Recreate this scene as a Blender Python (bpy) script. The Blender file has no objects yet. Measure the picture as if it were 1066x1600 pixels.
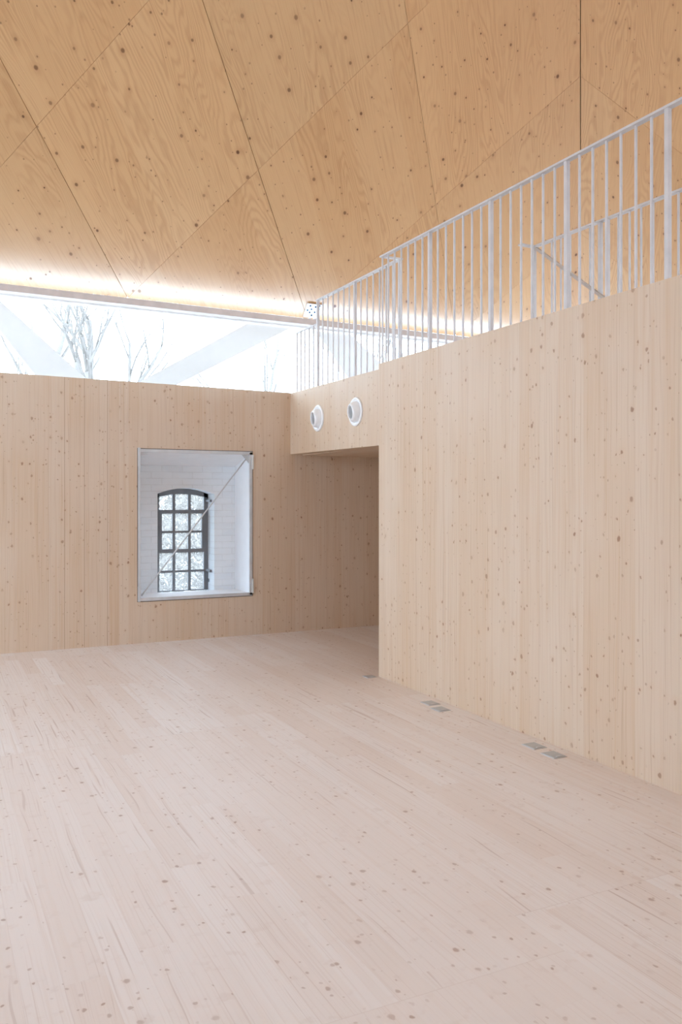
import bpy, bmesh, math, random
from mathutils import Vector, Matrix
C = bpy.context.scene.collection
S = bpy.context.scene
random.seed(7)

# ------------------------------------------------------------------ camera, sky, exposure
F = 1308.0                       # focal length in pixels of the 1066 x 1600 frame
HOR = 780.0                      # horizon row
CU, CV = 0.4434, 0.8963          # view direction in the room's plan
EYE = 1.6
cam = bpy.data.cameras.new('camera')
cam.sensor_fit = 'VERTICAL'; cam.sensor_height = 36; cam.sensor_width = 24
cam.lens = F / 1600 * 36
cam.shift_y = (HOR - 800) / 1600
co = bpy.data.objects.new('camera', cam); C.objects.link(co)
co.location = (0, 0, EYE)
co.rotation_euler = (math.pi / 2, 0, -math.atan2(CU, CV))
S.camera = co

SKY = 8.2
world = bpy.data.worlds.new('overcast_sky'); S.world = world
world.use_nodes = True
bg = world.node_tree.nodes['Background']
bg.inputs[0].default_value = (0.72, 0.92, 1.15, 1)
bg.inputs[1].default_value = SKY
S.view_settings.view_transform = 'Standard'
S.view_settings.look = 'None'
S.view_settings.gamma = 1
S.view_settings.use_curve_mapping = False
S.view_settings.exposure = -0.17
S.cycles.use_denoising = True
S.cycles.max_bounces = 14
S.cycles.diffuse_bounces = 9
S.cycles.transparent_max_bounces = 16

# plan of the place, metres: x runs along the back wall, y along the right wall
BACK = 9.32      # face of the wooden back wall
RIGHT = 3.656    # face of the wooden right wall
CORNER = 6.62    # where the right wall ends
LOFT = 3.93      # face of the loft edge over the passage
FAC = 10.3       # glazed facade behind
FACR = 9.37      # glazed facade on the right
FACL, FACF = -5.3, -5.6
INL, INF = -4.4, -4.2
LEFT1 = 3.0      # left clerestory starts here
LEFT0 = 3.8      # added tall glazing on the unseen left side starts here
def eave(u): return 4.0745 - 0.00916 * u

def portal(name, loc, rot, sx, sy):
    l = bpy.data.lights.new(name, 'AREA'); l.shape = 'RECTANGLE'; l.size = sx; l.size_y = sy
    l.cycles.is_portal = True
    o = bpy.data.objects.new(name, l); C.objects.link(o); o.location = loc; o.rotation_euler = rot
    return o
H = math.pi / 2
portal('daylight_portal', ((FACL + FACR) / 2, FAC - .02, 3.3), (-H, 0, 0), FACR - FACL, 1.5)
portal('daylight_portal', ((FACL + FACR) / 2, FACF + .02, 3.3), (H, 0, 0), FACR - FACL, 1.5)
portal('daylight_portal', (FACR - .02, (FAC + FACF) / 2, 3.3), (H, 0, H), FAC - FACF, 1.5)
portal('daylight_portal', (FACL + .02, (FAC + LEFT1) / 2, 3.3), (H, 0, -H), FAC - LEFT1, 1.5)
portal('daylight_portal', (FACL + .02, (LEFT0 + 9.2) / 2, 1.3), (H, 0, -H), 9.2 - LEFT0, 2.5)

# ------------------------------------------------------------------ helpers
def ray(px, py):
    m = (px - 533) / F; n = (HOR - py) / F
    return Vector((CV * m + CU, CV - CU * m, n))
def at_v(px, py, v):
    r = ray(px, py); t = v / r.y; return Vector((r.x * t, v, EYE + r.z * t))
def at_u(px, py, u):
    r = ray(px, py); t = u / r.x; return Vector((u, r.y * t, EYE + r.z * t))
def at_z(px, py, z):
    r = ray(px, py); t = (z - EYE) / r.z; return Vector((r.x * t, r.y * t, z))

def box(bm, x0, x1, y0, y1, z0, z1):
    v = [bm.verts.new((x, y, z)) for z in (z0, z1) for (x, y) in ((x0, y0), (x1, y0), (x1, y1), (x0, y1))]
    for f in ((3, 2, 1, 0), (4, 5, 6, 7), (0, 1, 5, 4), (1, 2, 6, 5), (2, 3, 7, 6), (3, 0, 4, 7)):
        bm.faces.new([v[i] for i in f])
    return v
def prism(bm, a, b, w, h, up=(0, 0, 1)):
    """bar of section w x h from a to b"""
    a = Vector(a); b = Vector(b); d = (b - a).normalized(); up = Vector(up)
    s = d.cross(up)
    if s.length < 1e-4: s = d.cross(Vector((0, 1, 0)))
    s.normalize(); n = s.cross(d).normalized()
    q = [bm.verts.new(p + s * (i * w / 2) + n * (j * h / 2)) for p in (a, b) for (i, j) in ((-1, -1), (1, -1), (1, 1), (-1, 1))]
    for f in ((3, 2, 1, 0), (4, 5, 6, 7), (0, 1, 5, 4), (1, 2, 6, 5), (2, 3, 7, 6), (3, 0, 4, 7)):
        bm.faces.new([q[i] for i in f])
def tube(bm, pts, rad, n=8, caps=True):
    rings = []
    for i, p in enumerate(pts):
        p = Vector(p)
        d = (Vector(pts[min(i + 1, len(pts) - 1)]) - Vector(pts[max(i - 1, 0)])).normalized()
        s = d.cross(Vector((0, 0, 1)))
        if s.length < 1e-3: s = d.cross(Vector((0, 1, 0)))
        s.normalize(); t = s.cross(d)
        r = rad[i] if hasattr(rad, '__len__') else rad
        rings.append([bm.verts.new(p + (s * math.cos(2 * math.pi * k / n) + t * math.sin(2 * math.pi * k / n)) * r) for k in range(n)])
    for a, b in zip(rings, rings[1:]):
        for k in range(n): bm.faces.new((a[k], a[(k + 1) % n], b[(k + 1) % n], b[k]))
    if caps:
        bm.faces.new(rings[0][::-1]); bm.faces.new(rings[-1])
def lathe(bm, prof, origin, axis, n=48):
    """prof: list of (distance along axis, radius)"""
    axis = Vector(axis).normalized(); origin = Vector(origin)
    s = axis.cross(Vector((0, 0, 1))).normalized(); t = s.cross(axis)
    rings = []
    for (h, r) in prof:
        if r < 1e-6: rings.append([bm.verts.new(origin + axis * h)])
        else: rings.append([bm.verts.new(origin + axis * h + (s * math.cos(2 * math.pi * k / n) + t * math.sin(2 * math.pi * k / n)) * r) for k in range(n)])
    for a, b in zip(rings, rings[1:]):
        for k in range(n):
            k2 = (k + 1) % n
            if len(a) == 1: bm.faces.new((a[0], b[k2], b[k]))
            elif len(b) == 1: bm.faces.new((a[k], a[k2], b[0]))
            else: bm.faces.new((a[k], a[k2], b[k2], b[k]))
def obj(name, bm, mat, parent=None, smooth=False, bevel=0):
    bmesh.ops.recalc_face_normals(bm, faces=bm.faces[:])
    me = bpy.data.meshes.new(name); bm.to_mesh(me); bm.free()
    if smooth:
        for p in me.polygons: p.use_smooth = True
    me.materials.append(mat)
    o = bpy.data.objects.new(name, me); C.objects.link(o)
    if bevel:
        b = o.modifiers.new('bevel', 'BEVEL'); b.width = bevel; b.segments = 2; b.limit_method = 'ANGLE'
    if parent: o.parent = parent
    return o
def tag(o, label, cat, group=None, kind=None):
    o['label'] = label; o['category'] = cat
    if group: o['group'] = group
    if kind: o['kind'] = kind
    return o
def thing(name, label, cat, loc=(0, 0, 0), group=None, kind=None):
    o = bpy.data.objects.new(name, None); C.objects.link(o); o.location = loc
    return tag(o, label, cat, group, kind)
def part(name, bm, mat, root, **k):
    """bm is in world coordinates; child keeps them relative to the root's base"""
    bmesh.ops.translate(bm, vec=-Vector(root.location), verts=bm.verts[:])
    return obj(name, bm, mat, root, **k)

# ------------------------------------------------------------------ materials
def new_mat(name, rough=.6, spec=.3):
    m = bpy.data.materials.new(name); m.use_nodes = True
    b = m.node_tree.nodes['Principled BSDF']
    b.inputs['Roughness'].default_value = rough
    b.inputs['Specular IOR Level'].default_value = spec
    return m, m.node_tree, b
class N:
    """small node-graph writer"""
    def __init__(s, nt): s.nt = nt
    def put(s, node, i, v):
        if isinstance(v, bpy.types.NodeSocket): s.nt.links.new(v, node.inputs[i])
        elif v is not None: node.inputs[i].default_value = v
    def m(s, op, a, b=None, c=None, clamp=False):
        n = s.nt.nodes.new('ShaderNodeMath'); n.operation = op; n.use_clamp = clamp
        for i, v in enumerate((a, b, c)): s.put(n, i, v)
        return n.outputs[0]
    def xyz(s, x, y, z=0.0):
        n = s.nt.nodes.new('ShaderNodeCombineXYZ')
        for i, v in enumerate((x, y, z)): s.put(n, i, v)
        return n.outputs[0]
    def sep(s, v):
        n = s.nt.nodes.new('ShaderNodeSeparateXYZ'); s.put(n, 0, v); return n.outputs
    def noise(s, v, scale=1.0, detail=2.0, rough=.5, dist=0.0, dim='2D'):
        n = s.nt.nodes.new('ShaderNodeTexNoise'); n.noise_dimensions = dim
        s.put(n, 'Vector', v); s.put(n, 'Scale', scale); s.put(n, 'Detail', detail); s.put(n, 'Roughness', rough); s.put(n, 'Distortion', dist)
        return n.outputs['Fac']
    def vor(s, v, scale=1.0, rnd=1.0):
        n = s.nt.nodes.new('ShaderNodeTexVoronoi'); n.voronoi_dimensions = '2D'
        s.put(n, 'Vector', v); s.put(n, 'Scale', scale); s.put(n, 'Randomness', rnd)
        return n.outputs['Distance'], n.outputs['Color'], n.outputs['Position']
    def white(s, w):
        n = s.nt.nodes.new('ShaderNodeTexWhiteNoise'); n.noise_dimensions = '1D'; s.put(n, 'W', w); return n.outputs['Value']
    def step(s, v, a, b, lo=0.0, hi=1.0):
        n = s.nt.nodes.new('ShaderNodeMapRange'); n.interpolation_type = 'SMOOTHSTEP'
        s.put(n, 'Value', v); s.put(n, 'From Min', a); s.put(n, 'From Max', b); s.put(n, 'To Min', lo); s.put(n, 'To Max', hi)
        return n.outputs[0]
    def mix(s, f, a, b, mode='MIX'):
        n = s.nt.nodes.new('ShaderNodeMix'); n.data_type = 'RGBA'; n.blend_type = mode
        for i, v in ((0, f), (6, a), (7, b)): s.put(n, i, v)
        return n.outputs[2]
def lin(r, g, b):
    f = lambda c: ((c / 255 + .055) / 1.055) ** 2.4 if c > 10 else c / 255 / 12.92
    return (f(r), f(g), f(b), 1)
def objcoord(nt):
    return nt.nodes.new('ShaderNodeTexCoord').outputs['Object']
def uvcoord(nt):
    return nt.nodes.new('ShaderNodeTexCoord').outputs['UV']

def knots(g, s, z, cell, rmin, rmax, keep, ex=1.0, ez=1.0):
    """round knots on the plane (s, z): mask of the knot and its colour jitter"""
    d, col, _ = g.vor(g.xyz(g.m('MULTIPLY', s, ex / cell), g.m('MULTIPLY', z, ez / cell)), 1.0)
    cs = g.sep(col)
    r = g.m('MULTIPLY_ADD', g.m('POWER', cs[0], 2.2), (rmax - rmin) / cell, rmin / cell)
    on = g.m('LESS_THAN', cs[1], keep)
    k = g.step(g.m('DIVIDE', d, r), .55, 1.25, 1.0, 0.0)
    return g.m('MULTIPLY', k, on), cs[2], g.m('MULTIPLY', g.step(g.m('DIVIDE', d, r), .8, 4.0, 1.0, 0.0), on)

def spruce(name, axis, base, warm, pale, knot, lam=.105, along='Z', knotty=.3, rough=.55, spec=.35, boards=False, joint=.28, seams=(), TONE=.36, kmax=.0145):
    m, nt, b = new_mat(name, rough, spec)
    g = N(nt); c = g.sep(objcoord(nt))
    s = c[{'X': 0, 'Y': 1}[axis]]; z = c[{'X': 0, 'Y': 1, 'Z': 2}[along]]
    if boards:
        # a large panel grid carries its own tone, boards start anew in every panel
        pi = g.m('FLOOR', g.m('DIVIDE', s, lam * 15))
        zo = g.m('ADD', z, g.m('MULTIPLY', g.white(g.m('ADD', pi, .37)), 4.4))
        pj = g.m('FLOOR', g.m('DIVIDE', zo, 3.3))
        pid = g.white(g.m('MULTIPLY_ADD', pj, 13.71, g.m('MULTIPLY', pi, 3.17)))
        pend = g.m('ABSOLUTE', g.m('SUBTRACT', g.m('FRACT', g.m('DIVIDE', zo, 3.3)), .5))
    q = g.m('DIVIDE', s, lam)
    li = g.m('FLOOR', q); lf = g.m('FRACT', q)
    key = li if not boards else g.m('ADD', li, g.m('MULTIPLY', pid, 977.0))
    if boards:
        seg = g.m('FLOOR', g.m('DIVIDE', g.m('ADD', z, g.m('MULTIPLY', g.white(g.m('ADD', key, 4.3)), 7.0)), 2.1))
        key = g.m('ADD', key, g.m('MULTIPLY', seg, 31.7))
    r1 = g.white(key); r2 = g.white(g.m('ADD', key, 0.5)); r3 = g.white(g.m('ADD', key, 0.25))
    zz = g.m('MULTIPLY_ADD', r3, 17.0, z)
    ss = g.m('MULTIPLY_ADD', r2, 3.0, s)
    warp = g.m('MULTIPLY', g.noise(g.xyz(g.m('MULTIPLY', ss, 5.0), g.m('MULTIPLY', zz, 1.1)), 1.0, 2), .035)
    sw = g.m('ADD', ss, warp)
    fine = g.noise(g.xyz(g.m('MULTIPLY', sw, 95.0), g.m('MULTIPLY', zz, .9)), 1.0, 3, .6)
    mid = g.noise(g.xyz(g.m('MULTIPLY', sw, 26.0), g.m('MULTIPLY', zz, .45)), 1.0, 2, .5)
    blot = g.noise(g.xyz(g.m('MULTIPLY', s, 1.6), g.m('MULTIPLY', z, .7)), 1.0, 3, .5)
    col = g.mix(g.m('MULTIPLY', r1, TONE), base, warm)
    col = g.mix(g.m('MULTIPLY', g.step(r2, .45, 1.0, 0, .9), TONE), col, pale)
    col = g.mix(g.step(mid, .52, .74, 0, .42), col, warm)
    col = g.mix(g.step(fine, .50, .78, 0, .40), col, g.mix(.35, warm, knot))
    col = g.mix(g.step(blot, .45, .72, 0, .35), col, pale)
    thin = g.noise(g.xyz(g.m('MULTIPLY', sw, 130.0), g.m('MULTIPLY', zz, .55)), 1.0, 1, .5)
    col = g.mix(g.step(thin, .66, .80, 0, .42), col, g.mix(.6, warm, knot))
    # lamella edges
    e = g.m('ABSOLUTE', g.m('SUBTRACT', lf, .5))
    ew = .5 - (.0016 if not boards else .0016) / lam
    edge = g.m('MULTIPLY', g.step(e, ew - .004, ew + .003), g.step(r3, .55, 1.0, .10, .9))
    col = g.mix(g.m('MULTIPLY', edge, joint), col, knot)
    if boards:
        pe = g.m('MULTIPLY', g.step(pend, .4990, .4998), .2)
        col = g.mix(pe, col, knot)
        smu = g.noise(g.xyz(g.m('MULTIPLY', ss, 10.0), g.m('MULTIPLY', zz, 11.0)), 1.0, 3, .6)
        col = g.mix(g.step(smu, .60, .76, 0, .30), col, g.mix(.35, warm, knot))
        crk = g.noise(g.xyz(g.m('MULTIPLY', g.m('ADD', ss, g.m('MULTIPLY', warp, 2.0)), 38.0), g.m('MULTIPLY', zz, .9)), 1.0, 1, .5)
        col = g.mix(g.step(crk, .73, .80, 0, .40), col, knot)
        col = g.mix(g.step(pid, .25, .8, 0.0, .45), col, g.mix(.5, warm, base))
    # knots in loose whorls
    band = g.noise(g.xyz(g.m('MULTIPLY', ss, 1.4), g.m('MULTIPLY', zz, 2.6)), 1.0, 2)
    sq = g.m('ADD', s, g.m('MULTIPLY', g.m('SUBTRACT', g.noise(g.xyz(s, z), 38.0, 1), .5), .012))
    zq = g.m('ADD', z, g.m('MULTIPLY', g.m('SUBTRACT', g.noise(g.xyz(z, s), 33.0, 1), .5), .016))
    k1, j1, h1 = knots(g, sq, zq, .10, .006, kmax, knotty, 1.0, .82)
    k2, j2, h2 = knots(g, g.m('ADD', sq, 7.3), zq, .062, .0035, .009, knotty, 1.0, .8)
    gate = g.step(band, .43, .56)
    k1 = g.m('MULTIPLY', k1, g.step(band, .36, .50)); k2 = g.m('MULTIPLY', k2, gate)
    h1 = g.m('MULTIPLY', h1, g.step(band, .36, .50))
    col = g.mix(g.m('MULTIPLY', h1, .22), col, warm)
    kk = g.m('MAXIMUM', g.m('MULTIPLY', k1, g.m('MULTIPLY_ADD', j1, .5, .35)), g.m('MULTIPLY', k2, g.m('MULTIPLY_ADD', j2, .4, .25)))
    col = g.mix(g.m('MULTIPLY', kk, .95), col, knot)
    for sx in seams:
        d = g.m('ABSOLUTE', g.m('SUBTRACT', s, sx))
        col = g.mix(g.step(d, .0015, .0045, .55, 0), col, knot)
    nt.links.new(col, b.inputs['Base Color'])
    bp = nt.nodes.new('ShaderNodeBump'); bp.inputs['Strength'].default_value = .08; bp.inputs['Distance'].default_value = .002
    nt.links.new(fine, bp.inputs['Height']); nt.links.new(bp.outputs[0], b.inputs['Normal'])
    return m

KN = lin(146, 104, 78)
WALL = dict(base=lin(212, 190, 166), warm=lin(204, 173, 141), pale=lin(217, 200, 182), knot=KN)
S1, S2, S3 = (at_v(x, 800, BACK).x for x in (101, 132, 168))
M_back = spruce('spruce_back_wall', 'X', **WALL, seams=(S1, S2, S3), knotty=.5)
M_side = spruce('spruce_side_wall', 'Y', **WALL, knotty=.55)
M_floor = spruce('spruce_floor', 'X', base=lin(230, 222, 216), warm=lin(222, 207, 195), pale=lin(234, 229, 225), knot=lin(168, 138, 120),
                 along='Y', lam=.135, boards=True, rough=.5, spec=.45, knotty=.45, TONE=.7, kmax=.0135)
M_soffit = spruce('spruce_soffit', 'X', **WALL, along='Y')

def plywood(name):
    m, nt, b = new_mat(name, .6, .25); g = N(nt)
    u = uvcoord(nt); q = g.sep(u); x, y = q[0], q[1]
    at = nt.nodes.new('ShaderNodeAttribute'); at.attribute_name = 'tint'
    tn = g.sep(at.outputs['Color'])
    a, bcol, dk = lin(210, 169, 123), lin(204, 160, 113), lin(166, 117, 74)
    lowf = g.noise(g.xyz(g.m('MULTIPLY', x, 1.7), g.m('MULTIPLY', y, .24)), 1.0, 2, .5, .35)
    wob = g.noise(g.xyz(g.m('MULTIPLY', x, 7.0), g.m('MULTIPLY', y, 2.2)), 1.0, 2)
    fld = g.m('ADD', g.m('MULTIPLY', lowf, 34.0), g.m('MULTIPLY', wob, 1.8))
    ring = g.m('ABSOLUTE', g.m('SUBTRACT', g.m('FRACT', fld), .5))
    ring = g.step(ring, .12, .5)
    amt = g.noise(g.xyz(g.m('MULTIPLY', x, 1.1), g.m('MULTIPLY', y, .5)), 1.0, 1)
    fine = g.noise(g.xyz(g.m('MULTIPLY', x, 60.0), g.m('MULTIPLY', y, 1.4)), 1.0, 3, .6)
    sheet = g.white(g.m('FLOOR', g.m('DIVIDE', g.m('ADD', x, 40.0), .62)))
    col = g.mix(sheet, a, bcol)
    col = g.mix(g.step(fine, .5, .8, 0, .3), col, dk)
    col = g.mix(g.m('MULTIPLY', ring, g.step(amt, .35, .65, .05, .28)), col, dk)
    k1, j1, h1 = knots(g, x, y, .25, .008, .022, .58, 1.0, .8)
    k2, j2, h2 = knots(g, g.m('ADD', x, 3.7), y, .14, .006, .011, .42, 1.0, .8)
    kk = g.m('MAXIMUM', g.m('MULTIPLY', k1, g.m('MULTIPLY_ADD', j1, .5, .45)), g.m('MULTIPLY', k2, g.m('MULTIPLY_ADD', j2, .4, .3)))
    col = g.mix(g.m('MULTIPLY', h1, .18), col, dk)
    col = g.mix(kk, col, lin(104, 66, 40))
    col = g.mix(1.0, col, at.outputs['Color'], 'MULTIPLY')
    nt.links.new(col, b.inputs['Base Color'])
    return m
M_ply = plywood('spruce_plywood')

def plain(name, col, rough=.5, spec=.4, metal=0, var=.04, scale=9.0):
    m, nt, b = new_mat(name, rough, spec); g = N(nt)
    n = g.noise(objcoord(nt), scale, 3, .55, 0, '3D')
    dark = tuple(c * (1 - 3 * var) for c in col[:3]) + (1,)
    nt.links.new(g.mix(g.step(n, .3, .75), col, dark), b.inputs['Base Color'])
    b.inputs['Metallic'].default_value = metal
    return m
M_white = plain('white_painted_steel', lin(210, 206, 205), .4, .4)
M_beam = plain('pale_beam_paint', lin(214, 203, 198), .5, .3)
M_frame = plain('white_window_frame', lin(240, 240, 240), .45, .4)
M_lining = plain('white_painted_lining', lin(242, 243, 245), .5, .35, var=.01)
M_alu = plain('aluminium', lin(208, 209, 210), .4, .5, .15)
M_clip = plain('pale_clip', lin(214, 214, 210), .5, .3)
M_iron = plain('grey_painted_iron', lin(132, 133, 136), .5, .4)
M_sock = plain('brushed_floor_plate', lin(190, 192, 192), .42, .5, .35)
M_nozzle = plain('white_plastic', lin(238, 238, 238), .3, .5, var=.01)
M_mesh = plain('grey_grille', lin(150, 150, 150), .6, .3)
M_dark = plain('dark_gap', lin(96, 74, 54), .9, .1)
M_bolt = plain('dark_bolt', lin(34, 31, 29), .6, .3)
M_plate = plain('white_connector_plate', lin(226, 220, 212), .5, .4)
M_ground = plain('pale_gravel', lin(214, 214, 210), .9, .1, var=.05, scale=2.0)
M_strut = plain('white_strut', lin(183, 173, 165), .7, .2, var=.01)
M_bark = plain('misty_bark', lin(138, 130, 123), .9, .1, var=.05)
M_roofout = plain('roof_underside', lin(120, 110, 100), .8, .1)

def brick():
    m, nt, b = new_mat('white_painted_brick', .7, .2); g = N(nt)
    c = g.sep(objcoord(nt))
    t = nt.nodes.new('ShaderNodeTexBrick'); g.put(t, 'Vector', g.xyz(c[0], c[2]))
    t.inputs['Scale'].default_value = 1.0; t.inputs['Brick Width'].default_value = .25; t.inputs['Row Height'].default_value = .077
    t.inputs['Mortar Size'].default_value = .006; t.inputs['Mortar Smooth'].default_value = .8
    t.inputs['Color1'].default_value = lin(236, 240, 243); t.inputs['Color2'].default_value = lin(231, 236, 240); t.inputs['Mortar'].default_value = lin(222, 225, 227)
    n = g.noise(g.xyz(g.m('MULTIPLY', c[0], 4), g.m('MULTIPLY', c[2], 11)), 1.0, 4, .6)
    col = g.mix(g.step(n, .35, .7, .0, .6), t.outputs['Color'], lin(238, 242, 245))
    nt.links.new(col, b.inputs['Base Color'])
    bp = nt.nodes.new('ShaderNodeBump'); bp.inputs['Strength'].default_value = .5; bp.inputs['Distance'].default_value = .01
    nt.links.new(g.m('ADD', g.m('MULTIPLY', n, 1.2), g.m('MULTIPLY', t.outputs['Fac'], -.3)), bp.inputs['Height']); nt.links.new(bp.outputs[0], b.inputs['Normal'])
    return m
M_brick = brick()

def glass(name, tint=(1, 1, 1, 1)):
    m = bpy.data.materials.new(name); m.use_nodes = True; nt = m.node_tree; nt.nodes.clear()
    out = nt.nodes.new('ShaderNodeOutputMaterial'); mx = nt.nodes.new('ShaderNodeMixShader')
    tr = nt.nodes.new('ShaderNodeBsdfTransparent'); tr.inputs[0].default_value = tint
    gl = nt.nodes.new('ShaderNodeBsdfGlossy'); gl.inputs['Roughness'].default_value = .02
    fr = nt.nodes.new('ShaderNodeFresnel'); fr.inputs[0].default_value = 1.25
    nt.links.new(fr.outputs[0], mx.inputs[0]); nt.links.new(tr.outputs[0], mx.inputs[1]); nt.links.new(gl.outputs[0], mx.inputs[2])
    nt.links.new(mx.outputs[0], out.inputs[0])
    return m
M_glass = glass('window_glass', (.97, .98, .98, 1))
M_dusty = glass('dusty_window_glass', (.62, .60, .58, 1))
def dust(m):
    nt = m.node_tree; out = [n for n in nt.nodes if n.type == 'OUTPUT_MATERIAL'][0]; src = out.inputs[0].links[0].from_socket
    tl = nt.nodes.new('ShaderNodeBsdfTranslucent'); tl.inputs[0].default_value = (.8, .72, .66, 1)
    g = N(nt); n = g.noise(objcoord(nt), 30.0, 3, .6, 0, '3D')
    mx = nt.nodes.new('ShaderNodeMixShader'); nt.links.new(g.step(n, .3, .75, .17, .24), mx.inputs[0]); nt.links.new(src, mx.inputs[1]); nt.links.new(tl.outputs[0], mx.inputs[2])
    nt.links.new(mx.outputs[0], out.inputs[0])
dust(M_dusty)

# ------------------------------------------------------------------ setting
bm = bmesh.new(); box(bm, FACL, FACR, FACF, FAC, -.2, 0)
tag(obj('floor', bm, M_floor), 'pale whitewashed spruce board floor of the hall', 'floor', kind='structure')
bm = bmesh.new(); box(bm, -70, 80, FACF - 70, FAC + 90, -.5, -.22)
tag(obj('ground', bm, M_ground), 'pale ground outside the building', 'ground', kind='structure')

# wooden back wall with the square opening of the niche
P = [at_v(x, y, BACK) for x, y in ((215.4, 699), (392.7, 709.8), (394.0, 929.5), (217.5, 938.6))]
NX0 = (P[0].x + P[3].x) / 2; NX1 = (P[1].x + P[2].x) / 2
NZ1 = (P[0].z + P[1].z) / 2; NZ0 = (P[2].z + P[3].z) / 2
za = at_v(0, 581.8, BACK); zb = at_v(455, 614, BACK)
def topz(u): return za.z + (zb.z - za.z) * (u - za.x) / (zb.x - za.x)
WT = .12
bm = bmesh.new()
xs = [INL, NX0, NX1, FACR - .6]
def slab(x0, x1, z0a, z1a, z0b, z1b):
    v = [bm.verts.new(p) for p in ((x0, BACK, z0a), (x1, BACK, z0b), (x1, BACK + WT, z0b), (x0, BACK + WT, z0a),
                                   (x0, BACK, z1a), (x1, BACK, z1b), (x1, BACK + WT, z1b), (x0, BACK + WT, z1a))]
    for f in ((3, 2, 1, 0), (4, 5, 6, 7), (0, 1, 5, 4), (1, 2, 6, 5), (2, 3, 7, 6), (3, 0, 4, 7)): bm.faces.new([v[i] for i in f])
slab(xs[0], xs[1], 0, topz(xs[0]), 0, topz(xs[1]))
slab(xs[2], xs[3], 0, topz(xs[2]), 0, topz(xs[3]))
slab(xs[1], xs[2], 0, NZ0, 0, NZ0)
slab(xs[1], xs[2], NZ1, topz(xs[1]), NZ1, topz(xs[2]))
tag(obj('wall_back', bm, M_back), 'knotty spruce wall with the square window niche', 'wall', kind='structure')

# right wall: end face turns into the passage
z1 = at_u(592, 568.5, RIGHT).z; z2 = at_u(1066, 430.5, RIGHT).z
bm = bmesh.new()
v = [bm.verts.new(p) for p in ((RIGHT, INF, 0), (RIGHT + .16, INF, 0), (RIGHT + .16, CORNER - .0, 0), (RIGHT, CORNER, 0),
                               (RIGHT, INF, z2 - .01), (RIGHT + .16, INF, z2 - .01), (RIGHT + .16, CORNER, z1), (RIGHT, CORNER, z1))]
for f in ((3, 2, 1, 0), (4, 5, 6, 7), (0, 1, 5, 4), (1, 2, 6, 5), (2, 3, 7, 6), (3, 0, 4, 7)): bm.faces.new([v[i] for i in f])
tag(obj('wall_right', bm, M_side), 'long knotty spruce wall under the loft railing', 'wall', kind='structure')
bm = bmesh.new(); box(bm, RIGHT + .16, 6.4, CORNER - .14, CORNER, 0, 2.13)
tag(obj('wall_passage', bm, M_back), 'spruce wall on the near side of the passage', 'wall', kind='structure')
bm = bmesh.new(); box(bm, 6.3, 6.42, CORNER, BACK, 0, 2.13)
tag(obj('wall_end', bm, M_side), 'spruce wall closing the far end of the passage', 'wall', kind='structure')

# loft edge over the passage, its soffit and the loft floor
bt0 = at_u(591, 578.2, LOFT).z; bt1 = at_u(455.5, 614.2, LOFT).z; bb0 = at_u(591, 697.2, LOFT).z; bb1 = at_u(456.5, 709.4, LOFT).z
bm = bmesh.new()
y0, y1 = CORNER - .14, BACK
v = [bm.verts.new(p) for p in ((LOFT, y0, bb0), (LOFT + .16, y0, bb0), (LOFT + .16, y1, bb1), (LOFT, y1, bb1),
                               (LOFT, y0, bt0), (LOFT + .16, y0, bt0), (LOFT + .16, y1, bt1), (LOFT, y1, bt1))]
for f in ((3, 2, 1, 0), (4, 5, 6, 7), (0, 1, 5, 4), (1, 2, 6, 5), (2, 3, 7, 6), (3, 0, 4, 7)): bm.faces.new([v[i] for i in f])
tag(obj('wall_loft', bm, M_side), 'spruce loft edge with two round nozzles above the passage', 'wall', kind='structure')
bm = bmesh.new(); box(bm, LOFT + .16, 8.7, CORNER - .14, BACK, 2.13, 2.3)
tag(obj('ceiling_passage', bm, M_soffit), 'spruce soffit over the passage', 'ceiling', kind='structure')
bm = bmesh.new()
box(bm, LOFT + .16, 8.7, 6.0, BACK, 2.5, 2.7); box(bm, 4.9, 8.7, INF, 6.0, 2.5, 2.7); box(bm, RIGHT + .16, 4.9, INF, 3.0, 2.5, 2.7)
tag(obj('floor_loft', bm, M_soffit), 'wooden loft floor around the stair opening', 'floor', kind='structure')
# walls outside the picture
bm = bmesh.new(); box(bm, INL - .12, INL, INF, LEFT0, 0, 2.85)
tag(obj('wall_left', bm, M_side), 'spruce wall on the left side of the hall', 'wall', kind='structure')
bm = bmesh.new(); box(bm, INL - .12, RIGHT + .16, INF - .12, INF, 0, 2.85)
tag(obj('wall_front', bm, M_back), 'spruce wall behind the camera', 'wall', kind='structure')

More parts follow.
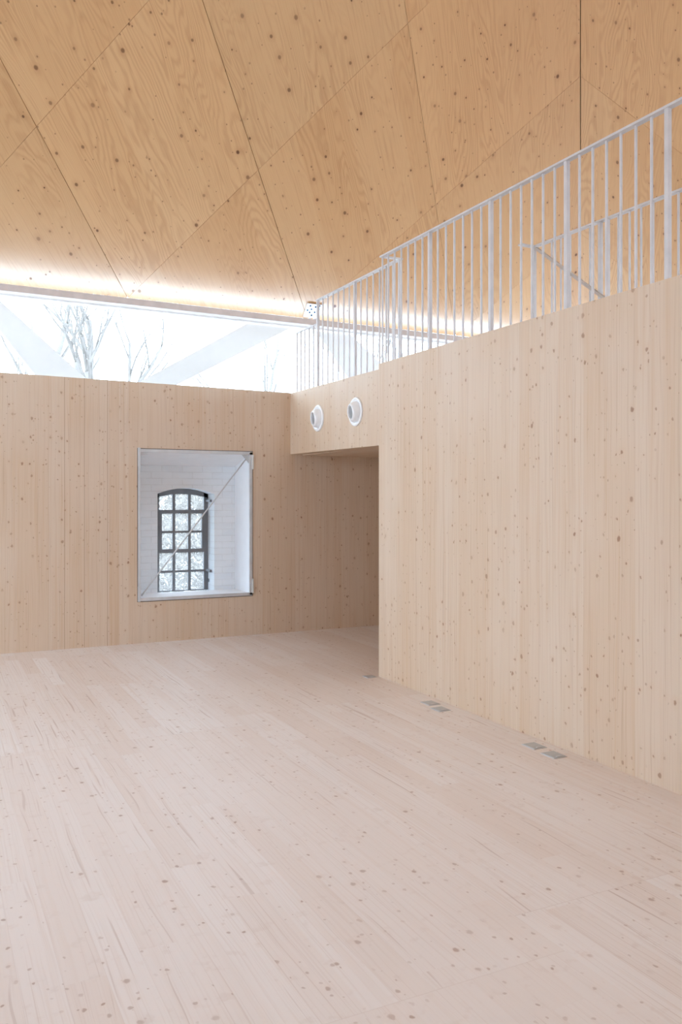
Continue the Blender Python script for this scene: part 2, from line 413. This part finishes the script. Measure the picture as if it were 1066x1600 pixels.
# outer brick walls carrying the glazing
BRK = 9.86; GZ0 = 2.62
AX0, AX1, AZ0, AZS, AZT = 2.45, 3.15, .455, 1.664, 1.734      # arched opening
bm = bmesh.new()
def arch_z(x, x0, x1, s, t):
    k = (x - (x0 + x1) / 2) / ((x1 - x0) / 2); return s + (t - s) * (1 - k * k)
for (ya, yb, x0, x1, z0, s_, t_) in ((BRK, 10.18, AX0, AX1, AZ0, AZS, AZT), (10.18, FAC + .16, AX0 - .12, AX1 + .16, AZ0 - .03, AZS + .1, AZT + .1)):
    box(bm, FACL, x0, ya, yb, -.2, GZ0); box(bm, x1, FACR + .3, ya, yb, -.2, GZ0); box(bm, x0, x1, ya, yb, -.2, z0)
    n = 12
    for i in range(n):
        xa = x0 + (x1 - x0) * i / n; xb = x0 + (x1 - x0) * (i + 1) / n
        za_, zb_ = arch_z(xa, x0, x1, s_, t_), arch_z(xb, x0, x1, s_, t_)
        v = [bm.verts.new(p) for p in ((xa, ya, za_), (xb, ya, zb_), (xb, yb, zb_), (xa, yb, za_),
                                       (xa, ya, GZ0), (xb, ya, GZ0), (xb, yb, GZ0), (xa, yb, GZ0))]
        for f in ((3, 2, 1, 0), (4, 5, 6, 7), (0, 1, 5, 4), (2, 3, 7, 6)): bm.faces.new([v[k] for k in f])
tag(obj('wall_outer', bm, M_brick), 'white painted brick outer wall seen through the niche', 'wall', kind='structure')
bm = bmesh.new(); box(bm, FACR, FACR + .3, FACF, BRK, -.2, GZ0); box(bm, FACL - .3, FACL, FACF, LEFT0, -.2, GZ0); box(bm, FACL - .3, FACL, FACF, LEFT1, GZ0, 4.2); box(bm, FACL - .3, FACL, 9.2, FAC, -.2, GZ0); box(bm, FACL - .3, FACR + .3, FACF - .3, FACF, -.2, GZ0)
tag(obj('wall_outer_ring', bm, M_brick), 'white painted brick outer wall behind the loft', 'wall', kind='structure')

# ------------------------------------------------------------------ folded plywood roof
PITCH, PITR = 1.0, 1.0 / .91
apex_v = (FAC + FACF) / 2; rise = (FAC - apex_v) * PITCH
ru1 = FACR - rise / PITR; ru0 = FACL + rise / PITR
OV = 0.0
def roof_face(corners, normal_cut, cuts, du, grain, name):
    b = bmesh.new()
    f = b.faces.new([b.verts.new(c) for c in corners])
    for (pt, dr, hw) in cuts:
        nrm = Vector((dr[1], -dr[0], 0)).normalized()
        for s in (-1, 1):
            bmesh.ops.bisect_plane(b, geom=b.verts[:] + b.edges[:] + b.faces[:], plane_co=Vector(pt) + nrm * hw * s, plane_no=nrm)
    kill = []
    for f in b.faces:
        c = f.calc_center_median()
        for (pt, dr, hw) in cuts:
            nrm = Vector((dr[1], -dr[0], 0)).normalized()
            if abs((c - Vector(pt)).dot(nrm)) < hw * .98: kill.append(f); break
    bmesh.ops.delete(b, geom=kill, context='FACES')
    return b
K0 = .9104 * FAC; KS = .2325 * FAC
RL = (1.6, 4.6, 7.0)  # extent of the added roof lights
def build_roof():
    E = eave
    cBR = (FACR, FAC, E(FACR)); cBL = (FACL, FAC, E(FACL)); cFR = (FACR, FACF, E(FACR)); cFL = (FACL, FACF, E(FACL))
    r1 = (ru1, apex_v, E(ru1) + rise); r0 = (ru0, apex_v, E(ru0) + rise)
    out = bmesh.new(); uvl = out.loops.layers.uv.new('UVMap'); tl = out.loops.layers.float_color.new('tint')
    rnd = random.Random(11)
    hip = Vector((-.91, -1, 0)); mir = Vector((.91, -1, 0))
    cutsB = []
    for k in range(0, 8):
        p = (K0 - KS * k, FAC, 0)
        cutsB.append((p, hip, .010 if k == 0 else .0032 if k in (2, 3) else .0016))
        cutsB.append((p, mir, .0018))
    # right plane: the same lattice mirrored about the hip
    h = hip.normalized()
    def refl(vec):
        vec = Vector((vec[0], vec[1], 0)); return 2 * vec.dot(h) * h - vec
    cBR2 = Vector((FACR, FAC, 0))
    cutsR = []
    for (p, d, w) in cutsB:
        cutsR.append((cBR2 + refl(Vector(p) - cBR2), refl(d), w))
    planes = [((cBL, cBR, r1, r0), cutsB, Vector((-.91, -1, 1.0))),
              ((cBR, cFR, r1), cutsR, Vector((-.91, -1, 1.0))),
              ((cFR, cFL, r0, r1), [((x, FACF, 0), Vector((0, 1, 0)), .002) for x in range(-5, 9, 3)], Vector((0, 1, 1))),
              ((cFL, cBL, r0), [((FACL, y, 0), Vector((1, 0, 0)), .002) for y in range(-4, 9, 3)], Vector((1, 0, 1)))]
    # some diamonds high in the right slope are unseen roof lights, added for brightness
    def is_light(f):
        c = f.calc_center_median(); f.normal_update(); n_ = f.normal
        return abs(n_.x) > abs(n_.y) and c.x > ru1 and RL[0] < c.y < RL[1] and c.x < RL[2]
    panes = bmesh.new()
    for corners, cuts, grain in planes:
        b = roof_face(corners, None, cuts, None, None, None)
        for f in b.faces:
            if is_light(f):
                ctr = f.calc_center_median()
                panes.faces.new([panes.verts.new(ctr + (v.co - ctr) * 1.01 + Vector((0, 0, .10))) for v in f.verts]); continue
            nn = f.normal.copy(); f.normal_update(); nn = f.normal.copy()
            gr = grain.copy(); gr = (gr - nn * gr.dot(nn)).normalized(); ac = gr.cross(nn)
            ox, oy = rnd.uniform(0, 60), rnd.uniform(0, 60); tv = rnd.uniform(.955, 1.02); tw = rnd.uniform(-.015, .015)
            nf = out.faces.new([out.verts.new(v.co) for v in f.verts])
            for lp in nf.loops:
                lp[uvl].uv = (lp.vert.co.dot(ac) + ox, lp.vert.co.dot(gr) + oy)
                lp[tl] = (tv, tv - tw, tv - 2 * tw, 1)
        b.free()
    for f in out.faces: f.normal_update()
    for f in out.faces:
        if f.normal.z > 0: f.normal_flip()
    # thickness of the sheets
    r = bmesh.ops.extrude_face_region(out, geom=out.faces[:])
    vs = [e for e in r['geom'] if isinstance(e, bmesh.types.BMVert)]
    bmesh.ops.translate(out, vec=(0, 0, .03), verts=vs)
    o = obj('ceiling', out, M_ply)
    tag(o, 'orange toned plywood ceiling of steep diamond panels', 'ceiling', kind='structure')
    # roof deck above
    d = bmesh.new()
    e = .8; up = .05
    q = {}
    def P3(p, s=1.0): return d.verts.new((p[0], p[1], p[2] + up))
    a, b_, c, dd, t1, t0 = (P3(p) for p in (cBR, cFR, cFL, cBL, r1, r0))
    d.faces.new((dd, a, t1, t0)); d.faces.new((a, b_, t1)); d.faces.new((b_, c, t0, t1)); d.faces.new((c, dd, t0))
    d.faces.ensure_lookup_table(); rf = d.faces[1]
    geo = [rf] + list(rf.edges) + list(rf.verts)
    for (pt, dr, hw) in cutsR:
        res = bmesh.ops.bisect_plane(d, geom=geo, plane_co=Vector(pt), plane_no=Vector((dr[1], -dr[0], 0)).normalized())
        geo = [x for x in set(res['geom']) if x.is_valid]
    bmesh.ops.delete(d, geom=[f for f in d.faces if is_light(f)], context='FACES')
    area = sum(f.calc_area() for f in panes.faces); print('ROOF LIGHT AREA', area, [tuple(round(q, 1) for q in f.calc_center_median()) for f in panes.faces])
    tag(obj('window_7', panes, M_glass), 'unseen diamond roof lights added high in the right roof slope to brighten the hall', 'window', kind='structure')
    r = bmesh.ops.extrude_face_region(d, geom=d.faces[:]); vs = [x for x in r['geom'] if isinstance(x, bmesh.types.BMVert)]
    bmesh.ops.translate(d, vec=(0, 0, .25), verts=vs)
    tag(obj('roof', d, M_dark), 'roof deck above the plywood ceiling', 'roof', kind='structure')
build_roof()

# ------------------------------------------------------------------ glazing strips
def strip(n, a, b, inward, label, catname='window', GZ0=GZ0):
    """glazed strip from a to b (plan points), with sill, head beam and pane"""
    a = Vector(a); b = Vector(b); d = (b - a).normalized(); inw = Vector(inward)
    root = thing('window_%d' % n, label, catname, ((a.x + b.x) / 2, (a.y + b.y) / 2, GZ0), kind='structure')
    def lv(p, z, off=0): q = p + inw * off; return (q.x, q.y, z)
    k = bmesh.new()
    za_, zb_ = 4.0144 - .0093 * a.x, 4.0144 - .0093 * b.x
    prism(k, lv(a, za_ - .039, .17), lv(b, zb_ - .039, .17), .16, .078); part('head_beam', k, M_beam, root)
    k = bmesh.new(); prism(k, lv(a, za_ - .06, .05), lv(b, zb_ - .06, .05), .10, .075); part('frame', k, M_frame, root)
    k = bmesh.new(); prism(k, lv(a, GZ0 + .025), lv(b, GZ0 + .025), .08, .05); part('sill', k, M_frame, root)
    k = bmesh.new()
    v = [k.verts.new(p) for p in (lv(a, GZ0 + .05), lv(b, GZ0 + .05), lv(b, zb_ - .11), lv(a, za_ - .11))]
    k.faces.new(v); part('glass_pane', k, M_glass, root)
    ln = (b - a).length
    l = bpy.data.lights.new('added_glow_strip', 'AREA'); l.shape = 'RECTANGLE'; l.size = ln - .3; l.size_y = .03; l.energy = ADDED_GLOW * ln; l.color = (.46, .88, 1.85)  # area light added on the beam top to brighten the ceiling edge
    o = bpy.data.objects.new('added_glow_strip', l); C.objects.link(o)
    ic = Vector((inw.x, inw.y, 0)); mid = (a + b) / 2
    o.location = (mid.x + inw.x * .17, mid.y + inw.y * .17, (za_ + zb_) / 2 + .015)
    zax = -(ic * .0 + Vector((0, 0, 1))).normalized()
    xax = Vector((d.x, d.y, (zb_ - za_) / ln)).normalized(); yax = zax.cross(xax).normalized(); xax = yax.cross(zax)
    o.rotation_euler = Matrix((xax, yax, zax)).transposed().to_euler()
    return root
ADDED_GLOW = 3.7  # strength of the added strip lights
strip(1, (FACL, FAC), (FACR, FAC), (0, -1), 'long frameless clerestory glazing above the back wall')
strip(2, (FACR, FAC), (FACR, FACF), (-1, 0), 'clerestory glazing above the loft side')
strip(8, (FACR, FACF), (FACL, FACF), (0, 1), 'clerestory glazing behind the camera')
strip(4, (FACL, LEFT1), (FACL, FAC), (1, 0), 'clerestory glazing along the left side')
k = bmesh.new(); k.faces.new([k.verts.new(p) for p in ((FACL - .1, LEFT0, 0), (FACL - .1, 9.2, 0), (FACL - .1, 9.2, GZ0), (FACL - .1, LEFT0, GZ0))])
tag(obj('window_3', k, M_glass), 'tall glazing added low on the unseen left side to brighten the hall', 'window', kind='structure')  # out of view, added to bring light in from the left

# ------------------------------------------------------------------ niche with the arched window
ni = thing('window_5', 'square white lined niche in the wooden back wall framing an old arched window', 'window', ((NX0 + NX1) / 2, BACK, NZ0), kind='structure')
ZR = at_v(369.4, 729, BRK).z           # the lining's head drops to the back
k = bmesh.new()
T = .02
def hexa(bm, a):
    v = [bm.verts.new(p) for p in a]
    for f in ((3, 2, 1, 0), (4, 5, 6, 7), (0, 1, 5, 4), (1, 2, 6, 5), (2, 3, 7, 6), (3, 0, 4, 7)): bm.faces.new([v[i] for i in f])
fy = BACK + .004
hexa(k, ((NX0, fy, NZ1 - T), (NX1, fy, NZ1 - T), (NX1, BRK, ZR), (NX0, BRK, ZR), (NX0, fy, NZ1), (NX1, fy, NZ1), (NX1, BRK, ZR + T), (NX0, BRK, ZR + T)))
part('head_lining', k, M_lining, ni)
for nm, x0, x1 in (('side_lining', NX0, NX0 + T), ('side_lining', NX1 - T, NX1)):
    k = bmesh.new(); box(k, x0, x1, fy, BRK, NZ0, NZ1); part(nm, k, M_lining, ni)
k = bmesh.new(); box(k, NX0, NX1, fy, BRK, NZ0 - .0, NZ0 + T); part('sill_board', k, M_lining, ni)
k = bmesh.new()
fw = .022; f0, f1 = BACK - .012, BACK + .012
box(k, NX0 - .006, NX1 + .006, f0, f1, NZ1 - .03, NZ1 + .006); box(k, NX0 - .006, NX1 + .006, f0, f1, NZ0 - .006, NZ0 + .03)
box(k, NX0 - .006, NX0 + fw - .004, f0, f1, NZ0, NZ1); box(k, NX1 - fw - .008, NX1 + .006, f0, f1, NZ0, NZ1)
part('front_frame', k, M_alu, ni, bevel=.002)
k = bmesh.new()   # shade of the gap round the frame, painted as thin dark strips
box(k, NX0 - .014, NX1 + .014, BACK - .003, BACK + .002, NZ1 + .006, NZ1 + .014); box(k, NX0 - .014, NX1 + .014, BACK - .003, BACK + .002, NZ0 - .014, NZ0 - .006)
box(k, NX0 - .014, NX0 - .006, BACK - .003, BACK + .002, NZ0 - .006, NZ1 + .006); box(k, NX1 + .006, NX1 + .014, BACK - .003, BACK + .002, NZ0 - .006, NZ1 + .006)
part('gap_shade_strip', k, plain('grey_gap_shade', lin(110, 100, 96), .8, .2), ni)
for (x0, x1, z0, z1_) in ((NX1 + .0, NX1 + .022, NZ1 - .20, NZ1 - .03), (NX1 + .0, NX1 + .022, NZ0 + .02, NZ0 + .19)):
    k = bmesh.new(); box(k, x0, x1, BACK - .02, BACK + .004, z0, z1_); part('clip', k, M_clip, ni, bevel=.004)
for (z0, z1_) in ((NZ1 - .19, NZ1 + .02), (NZ0 - .01, NZ0 + .16)):
    k = bmesh.new(); box(k, NX0 - .008, NX0 + .02, BACK - .02, BACK + .004, z0, z1_); part('clip', k, M_alu, ni, bevel=.003)
# diagonal tie with gussets
ra = at_v(221, 931, BACK + .02); rb = at_v(386, 715, BACK + .02)
tie = thing('bracing_rod', 'thin pale steel rod running diagonally across the square window niche', 'rod', ra)
k = bmesh.new(); tube(k, (ra, rb), .008, 10); part('rod', k, M_alu, tie, smooth=True)
k = bmesh.new()
for s in (1,):
    p0 = Vector((NX1 - .03, BACK + .012, NZ1 - .03))
    a = [k.verts.new(p0), k.verts.new(p0 + Vector((-.085, 0, 0))), k.verts.new(p0 + Vector((0, 0, -.10)))]
    b = [k.verts.new(x.co + Vector((0, .012, 0))) for x in a]
    k.faces.new(a); k.faces.new(b[::-1])
    for i in range(3): k.faces.new((a[i], a[(i + 1) % 3], b[(i + 1) % 3], b[i]))
part('gusset_plate', k, M_alu, tie)
k = bmesh.new(); p0 = Vector((NX0 + .02, BACK + .012, NZ1 - .03)); box(k, p0.x, p0.x + .08, p0.y, p0.y + .012, p0.z - .025, p0.z); part('corner_plate', k, M_alu, tie)

# arched iron window
WV = 10.12
aw = thing('window_6', 'old arched iron window with fifteen small panes in white brick', 'window', ((AX0 + AX1) / 2, WV, AZ0), kind='structure')
fx0 = at_v(241.8, 850, WV).x; fx1 = at_v(325.6, 850, WV).x
def fz(y): return at_v(283, y, WV).z
def fx(px): return at_v(px, 850, WV).x
zbot = fz(923.5); zs_l = fz(770); ztop = fz(763.5)
def outer(x, drop=0.0, inset=0.0):
    k_ = (x - (fx0 + fx1) / 2) / ((fx1 - fx0) / 2); return zs_l + (ztop - zs_l) * (1 - k_ * k_) - drop
D0, D1 = WV, WV + .05
k = bmesh.new(); FW = .056
box(k, fx0, fx0 + FW, D0, D1, zbot, outer(fx0 + FW) - .0); box(k, fx1 - FW, fx1, D0, D1, zbot, outer(fx1 - FW))
n = 16
for i in range(n):
    xa = fx0 + (fx1 - fx0) * i / n; xb = fx0 + (fx1 - fx0) * (i + 1) / n
    a0, b0 = outer(xa), outer(xb)
    hexa(k, ((xa, D0, a0 - .066), (xb, D0, b0 - .066), (xb, D1, b0 - .066), (xa, D1, a0 - .066), (xa, D0, a0), (xb, D0, b0), (xb, D1, b0), (xa, D1, a0)))
box(k, fx0 + FW, fx1 - FW, D0, D1, zbot - .0, zbot + .012)
part('frame', k, M_iron, aw)
for y, h in ((799.5, .046), (860.5, .046)):
    k = bmesh.new(); box(k, fx0 + FW, fx1 - FW, D0 - .004, D1, fz(y) - h / 2, fz(y) + h / 2); part('transom', k, M_iron, aw)
for y in (831, 892.6):
    k = bmesh.new(); box(k, fx0 + FW, fx1 - FW, D0 + .01, D1 - .01, fz(y) - .013, fz(y) + .013); part('muntin', k, M_iron, aw)
for px in (272, 296.5):
    k = bmesh.new(); xx = fx(px); box(k, xx - .0165, xx + .0165, D0 + .006, D1 - .006, zbot, outer(xx) - .05); part('muntin', k, M_iron, aw)
k = bmesh.new()  # opening casement of the second and third rows
for (x0, x1) in ((fx0 + FW - .002, fx0 + FW + .03), (fx1 - FW - .028, fx1 - FW + .002)):
    box(k, x0, x1, D0 - .008, D1 - .004, fz(860), fz(800))
part('casement_frame', k, M_iron, aw)
k = bmesh.new()
v = [k.verts.new((fx0 + .01, WV + .028, zbot + .005)), k.verts.new((fx1 - .01, WV + .028, zbot + .005))]
top = [k.verts.new((fx1 - .01 - (fx1 - fx0 - .02) * i / 12, WV + .028, outer(fx1 - .01 - (fx1 - fx0 - .02) * i / 12) - .02)) for i in range(13)]
k.faces.new(v + top); part('glass_panes', k, M_dusty, aw)
for (y, h) in ((782.5, .03), (892, .03)):
    k = bmesh.new(); zc = fz(y); box(k, AX1 - .03, AX1 - .004, WV - .17, WV + .01, zc - h / 2, zc + h / 2); part('hinge', k, M_iron, aw, bevel=.003)
k = bmesh.new(); zc = fz(908); box(k, fx1 - .012, fx1 + .012, WV - .06, WV, zc - .02, zc + .02); part('latch', k, M_iron, aw, bevel=.004)

# ------------------------------------------------------------------ steel plate at the roof node
nd = at_v(484, 491, FAC - .03)
pl = thing('connector_plate', 'white steel plate with dark bolts where a ceiling joint meets the glazing beam', 'bracket', nd)
k = bmesh.new()
cU, cZ = nd.x, eave(nd.x)
def roofpt(du, up, off=.006):     # point on the roof plane, up metres above the eave along the slope
    s = up / math.sqrt(2); return Vector((cU + du, FAC - .0 - s - off * .7, cZ + s - off * .7 - .012))
q = [roofpt(a, b) for a, b in ((-.10, .04), (.13, .04), (.13, .25), (-.10, .25))]
nn = Vector((0, -1, -1)).normalized()
hexa(k, [p for p in q] + [p + nn * .008 for p in q])
part('plate', k, M_plate, pl)
for (a, b) in ((-.05, .22), (-.02, .17), (.03, .21), (.08, .23), (.09, .18), (.04, .13), (-.03, .12), (-.07, .15), (.10, .10), (.01, .08)):
    p = roofpt(a, b) + nn * .008
    k = bmesh.new(); lathe(k, ((0, .013), (.007, .012), (.009, 0)), p, nn, 10); part('bolt', k, M_bolt, pl)
k = bmesh.new(); prism(k, (cU - .03, FAC - .10, cZ - .11), (cU - .03, FAC - .10, cZ - .0), .03, .012); prism(k, (cU + .04, FAC - .10, cZ - .11), (cU + .04, FAC - .10, cZ), .03, .012)
part('strap', k, M_plate, pl)

# ------------------------------------------------------------------ loft railing
PW, BW = .028, .0125
RB, RA = 3.725, 3.985
zB0 = at_u(598, 401, RB).z; zB1 = at_u(1066, 156.5, RB).z
vB0 = at_u(598, 401, RB).y; vB1 = at_u(1066, 156.5, RB).y
def railzB(v): return zB0 + (zB1 - zB0) * (v - vB0) / (vB1 - vB0)
zA0 = at_u(497, 469.5, RA).z; zA1 = at_u(625, 405, RA).z
vA0 = at_u(497, 469.5, RA).y; vA1 = at_u(625, 405, RA).y
def railzA(v): return zA0 + (zA1 - zA0) * (v - vA0) / (vA1 - vA0)
VJ = (vB0 + vA1) / 2
rail = thing('railing', 'white steel bar railing along the loft edge above the right wall', 'railing', (RB, VJ, 2.8))
k = bmesh.new()
prism(k, (RB, -3.8, railzB(-3.8)), (RB, vB0 + .02, railzB(vB0 + .02)), .045, .014); part('handrail', k, M_white, rail)
k = bmesh.new(); prism(k, (RB, vB0, zB0), (RA, vA1, zA1), .045, .014); part('handrail', k, M_white, rail)
k = bmesh.new(); prism(k, (RA, vA1 - .02, railzA(vA1 - .02)), (RA, vA0 + .014, railzA(vA0 + .014)), .045, .014); part('handrail', k, M_white, rail)
def post(root, u, v, z0, z1, w=PW, name='post'):
    k = bmesh.new(); box(k, u - w / 2, u + w / 2, v - w / 2, v + w / 2, z0, z1 - .006); part(name, k, M_white, root)
pB = [at_u(x, 400, RB).y for x in (672, 767.3, 886, 1044)]
sp = (pB[0] - pB[3]) / 3
posts = pB + [pB[3] - sp * i for i in range(1, 3)]
def wallz(v): return z1 + (z2 - z1) * (v - CORNER) / (at_u(1066, 430.5, RIGHT).y - CORNER)
for p in posts: post(rail, RB, p, wallz(p) - .02, railzB(p))
edges = [vB0 + .012] + posts
for a, b in zip(edges, edges[1:]):
    nb = 6
    for i in range(1, nb + 1):
        v = a + (b - a) * i / (nb + 1); post(rail, RB, v, wallz(v) - .02, railzB(v), BW, 'baluster')
post(rail, RB, vB0, wallz(vB0) - .02, railzB(vB0), BW, 'baluster')
def lofz(v): return bt0 + (bt1 - bt0) * (v - CORNER) / (BACK - CORNER)
vm = at_u(555, 500, RA).y
for p in (vA0, vm, vA1): post(rail, RA, p, lofz(p) - .02, railzA(p))
for a, b in ((vA0, vm), (vm, vA1)):
    for i in range(1, 7):
        v = a + (b - a) * i / 7; post(rail, RA, v, lofz(v) - .02, railzA(v), BW, 'baluster')
for i in (1, 2):
    t = i / 3; u = RB + (RA - RB) * t; v = vB0 + (vA1 - vB0) * t
    post(rail, u, v, 2.7, zB0 + (zA1 - zB0) * t, BW, 'baluster')

# lower piece of railing on the loft edge between the end post and the glazing
sr = thing('side_railing', 'short lower run of thin white bars between end post and clerestory glass', 'railing', (RA, BACK - .3, 2.86))
px_b = (490, 483.2, 476.7, 470.4, 464.3)
pts = [at_u(x, 560, RA).y for x in px_b]
zt = at_u(490, 509, RA).z
for v in pts: post(sr, RA, v, lofz(min(v, BACK)) - .02, zt, .0145, 'baluster')
k = bmesh.new(); prism(k, (RA, vA0 + PW / 2, zt), (RA, pts[-1] + .02, zt), .03, .010); part('handrail', k, M_white, sr)

# railing round the stair opening, further back on the loft
RF = 4.78
a = at_u(835, 386, RF); b = at_u(1066, 296.5, RF)
def railzF(v): return a.z + (b.z - a.z) * (v - a.y) / (b.y - a.y)
fr = thing('stair_railing', 'white steel bar railing round the stair opening behind the loft edge railing', 'railing', (RF, a.y, 2.7))
k = bmesh.new(); prism(k, (RF, a.y + .014, a.z), (RF, -2.5, railzF(-2.5)), .045, .014); part('handrail', k, M_white, fr)
c = at_v(824, 383.5, a.y); k = bmesh.new(); prism(k, (RF - .16, a.y, a.z), (RF, a.y, a.z), .045, .014); part('handrail', k, M_white, fr)
p1 = at_u(938.5, 430, RF).y; p2 = at_u(949.5, 430, RF).y
step = a.y - p1
fp = [a.y, p1, p2, p2 - step, p2 - 2 * step, p2 - 3 * step]
for v in fp: post(fr, RF, v, 2.68, railzF(v), PW)
for (u_, w_) in zip(fp, fp[1:]):
    if u_ - w_ < .2: continue
    for i in range(1, 7):
        v = u_ + (w_ - u_) * i / 7; post(fr, RF, v, 2.68, railzF(v), BW, 'baluster')
h0 = at_u(838, 388, RF - .02); h1 = at_u(940, 462.5, RF - .02)
hd = h1 - h0
k = bmesh.new(); prism(k, h0, h1 + hd * .9, .028, .022); part('stair_handrail', k, plain('brown_grey_handrail', lin(190, 178, 168), .5, .3), fr)  # stair handrail in a darker, warmer tone than the white rails

# ------------------------------------------------------------------ round air nozzles
def nozzle(px, py, label):
    c = at_u(px, py, LOFT)
    R = .148
    root = thing('air_nozzle', label, 'air nozzle', c, group='round air nozzles on the loft edge')
    ax = Vector((-1, 0, 0))
    k = bmesh.new(); lathe(k, ((0, R), (.008, R), (.016, R * .96), (.018, R * .88), (.012, R * .80), (.004, R * .74), (.0, R * .70)), c, ax, 56)
    part('flange', k, M_nozzle, root, smooth=True)
    k = bmesh.new(); tilt = Vector((-1, .12, -.10)).normalized()
    lathe(k, ((-.02, R * .74), (.02, R * .72), (.05, R * .64), (.068, R * .54), (.07, R * .49), (.062, R * .46), (.05, R * .455)), c, tilt, 56)
    part('nozzle_ring', k, M_nozzle, root, smooth=True)
    k = bmesh.new(); lathe(k, ((.05, R * .47), (.058, R * .3), (.06, 0)), c, tilt, 40)
    part('grille', k, M_mesh, root)
nozzle(497.5, 653.5, 'white round air nozzle on the loft edge, the one beside the clerestory glass')
nozzle(556.7, 643.5, 'white round air nozzle on the loft edge, the one beside the long right wall')

# ------------------------------------------------------------------ floor boxes
def floor_box(px, py, wu, wv, label):
    c = at_z(px, py, 0.0)
    root = thing('floor_box', label, 'floor box', (c.x, c.y, 0), group='metal floor boxes along the right wall')
    k = bmesh.new(); box(k, c.x - wu / 2, c.x + wu / 2, c.y - wv / 2, c.y + wv / 2, 0, .004); part('frame', k, M_alu, root)
    k = bmesh.new(); box(k, c.x - wu / 2 + .007, c.x + wu / 2 - .007, c.y - wv / 2 + .007, c.y + wv / 2 - .007, .004, .006); part('lid', k, M_sock, root)
    k = bmesh.new(); box(k, c.x - .02, c.x + .02, c.y - wv / 2 + .012, c.y - wv / 2 + .028, .006, .009); part('lid_tab', k, M_alu, root)
floor_box(578, 1057.5, .10, .10, 'small flush metal floor box by the corner where the right wall ends')
floor_box(672.5, 1099, .105, .13, 'flush metal floor box, further one of the middle pair')
floor_box(688.5, 1108.5, .105, .13, 'flush metal floor box, nearer one of the middle pair')
floor_box(835, 1166, .105, .13, 'flush metal floor box, further one of the pair closest to the camera')
floor_box(865.5, 1180, .105, .13, 'flush metal floor box closest to the camera of all five')

# ------------------------------------------------------------------ outside: roof struts and bare trees
def strut(pa, pb, pc, pd, label):
    V = FAC + .75
    c = [at_v(x, y, V) for x, y in (pa, pb, pc, pd)]
    mid = sum(c, Vector()) / 4
    k = bmesh.new(); hexa(k, c + [p + Vector((0, .14, 0)) for p in c])
    o = obj('roof_strut', k, M_strut); tag(o, label, 'strut', 'white slanted struts outside the clerestory')
strut((405, 495), (480, 500), (255, 612), (190, 612), 'broad pale strut slanting down left behind the clerestory glass')
strut((-60, 440), (0, 470), (150, 605), (70, 605), 'pale strut slanting down right at the left end of the glass')
strut((478, 495), (520, 495), (640, 612), (560, 612), 'pale strut slanting down right behind the railing bars')

def tree(base, height, seed, label, rad=.16, lean=0.0, levels=6, spread=.55):
    rnd = random.Random(seed)
    root = thing('bare_tree', label, 'tree', base, group='bare trees outside in the mist')
    trunk = bmesh.new(); br = bmesh.new()
    def grow(p, d, L, r, lv, bm):
        n = 4; pts = [p.copy()]; rs = [r]
        q = p.copy(); dd = d.copy()
        for i in range(n):
            dd = (dd + Vector((rnd.uniform(-.14, .14), rnd.uniform(-.14, .14), rnd.uniform(-.03, .10)))).normalized()
            q = q + dd * (L / n); pts.append(q.copy()); rs.append(r * (1 - .38 * (i + 1) / n))
        tube(bm, pts, rs, 7 if lv < 2 else 4, True)
        if lv >= levels: return
        m = 3 if lv else 4
        for j in range(m):
            t = .45 + .55 * (j + 1) / m; i = min(int(t * n), n); st = pts[i]
            nd_ = (dd + Vector((rnd.uniform(-1, 1), rnd.uniform(-1, 1), rnd.uniform(-.15, .6))) * spread).normalized()
            grow(st, nd_, L * rnd.uniform(.55, .78), rs[i] * rnd.uniform(.45, .68), lv + 1, br)
    grow(Vector(base), Vector((lean, 0, 1)).normalized(), height * .42, rad, 0, trunk)
    part('trunk', trunk, M_bark, root, smooth=True); part('branches', br, M_bark, root, smooth=True)
def tb(px, dist):
    r = ray(px, 600); t = dist / r.y; return (r.x * t, dist, -.22)
tree(tb(176, 22), 10.5, 3, 'tall bare tree with forking trunk behind the middle of the clerestory', .34)
tree(tb(40, 31), 11, 8, 'bare tree behind the left end of the clerestory glass', .30, .1)
tree(tb(430, 36), 14, 21, 'bare fine branched tree near the white steel connector plate', .2, -.05)
tree(tb(575, 27), 11, 31, 'bare tree behind the thin railing bars', .2)
rnd = random.Random(5)
k = bmesh.new()
for i in range(30000):
    x = rnd.uniform(2.2, 7.6); y = rnd.uniform(14.4, 16.0)
    hgt = 2.0 + .35 * math.sin(x * 3.1) + .2 * math.sin(x * 7.7 + 1)
    z = -.2 + hgt * rnd.random() ** .8
    d1 = Vector((rnd.gauss(0, 1), rnd.gauss(0, 1), rnd.gauss(0, 1) + .3)).normalized(); d2 = d1.cross(Vector((rnd.gauss(0, 1), rnd.gauss(0, 1), rnd.gauss(0, 1)))).normalized()
    p = Vector((x, y, z)); l = rnd.uniform(.03, .07); w = l * .45
    k.faces.new([k.verts.new(q) for q in (p - d1 * l, p + d2 * w, p + d1 * l, p - d2 * w)])
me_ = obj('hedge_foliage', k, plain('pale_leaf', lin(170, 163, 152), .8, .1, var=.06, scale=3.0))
tag(me_, 'pale misty hedge outside behind the arched window', 'hedge', kind='stuff')
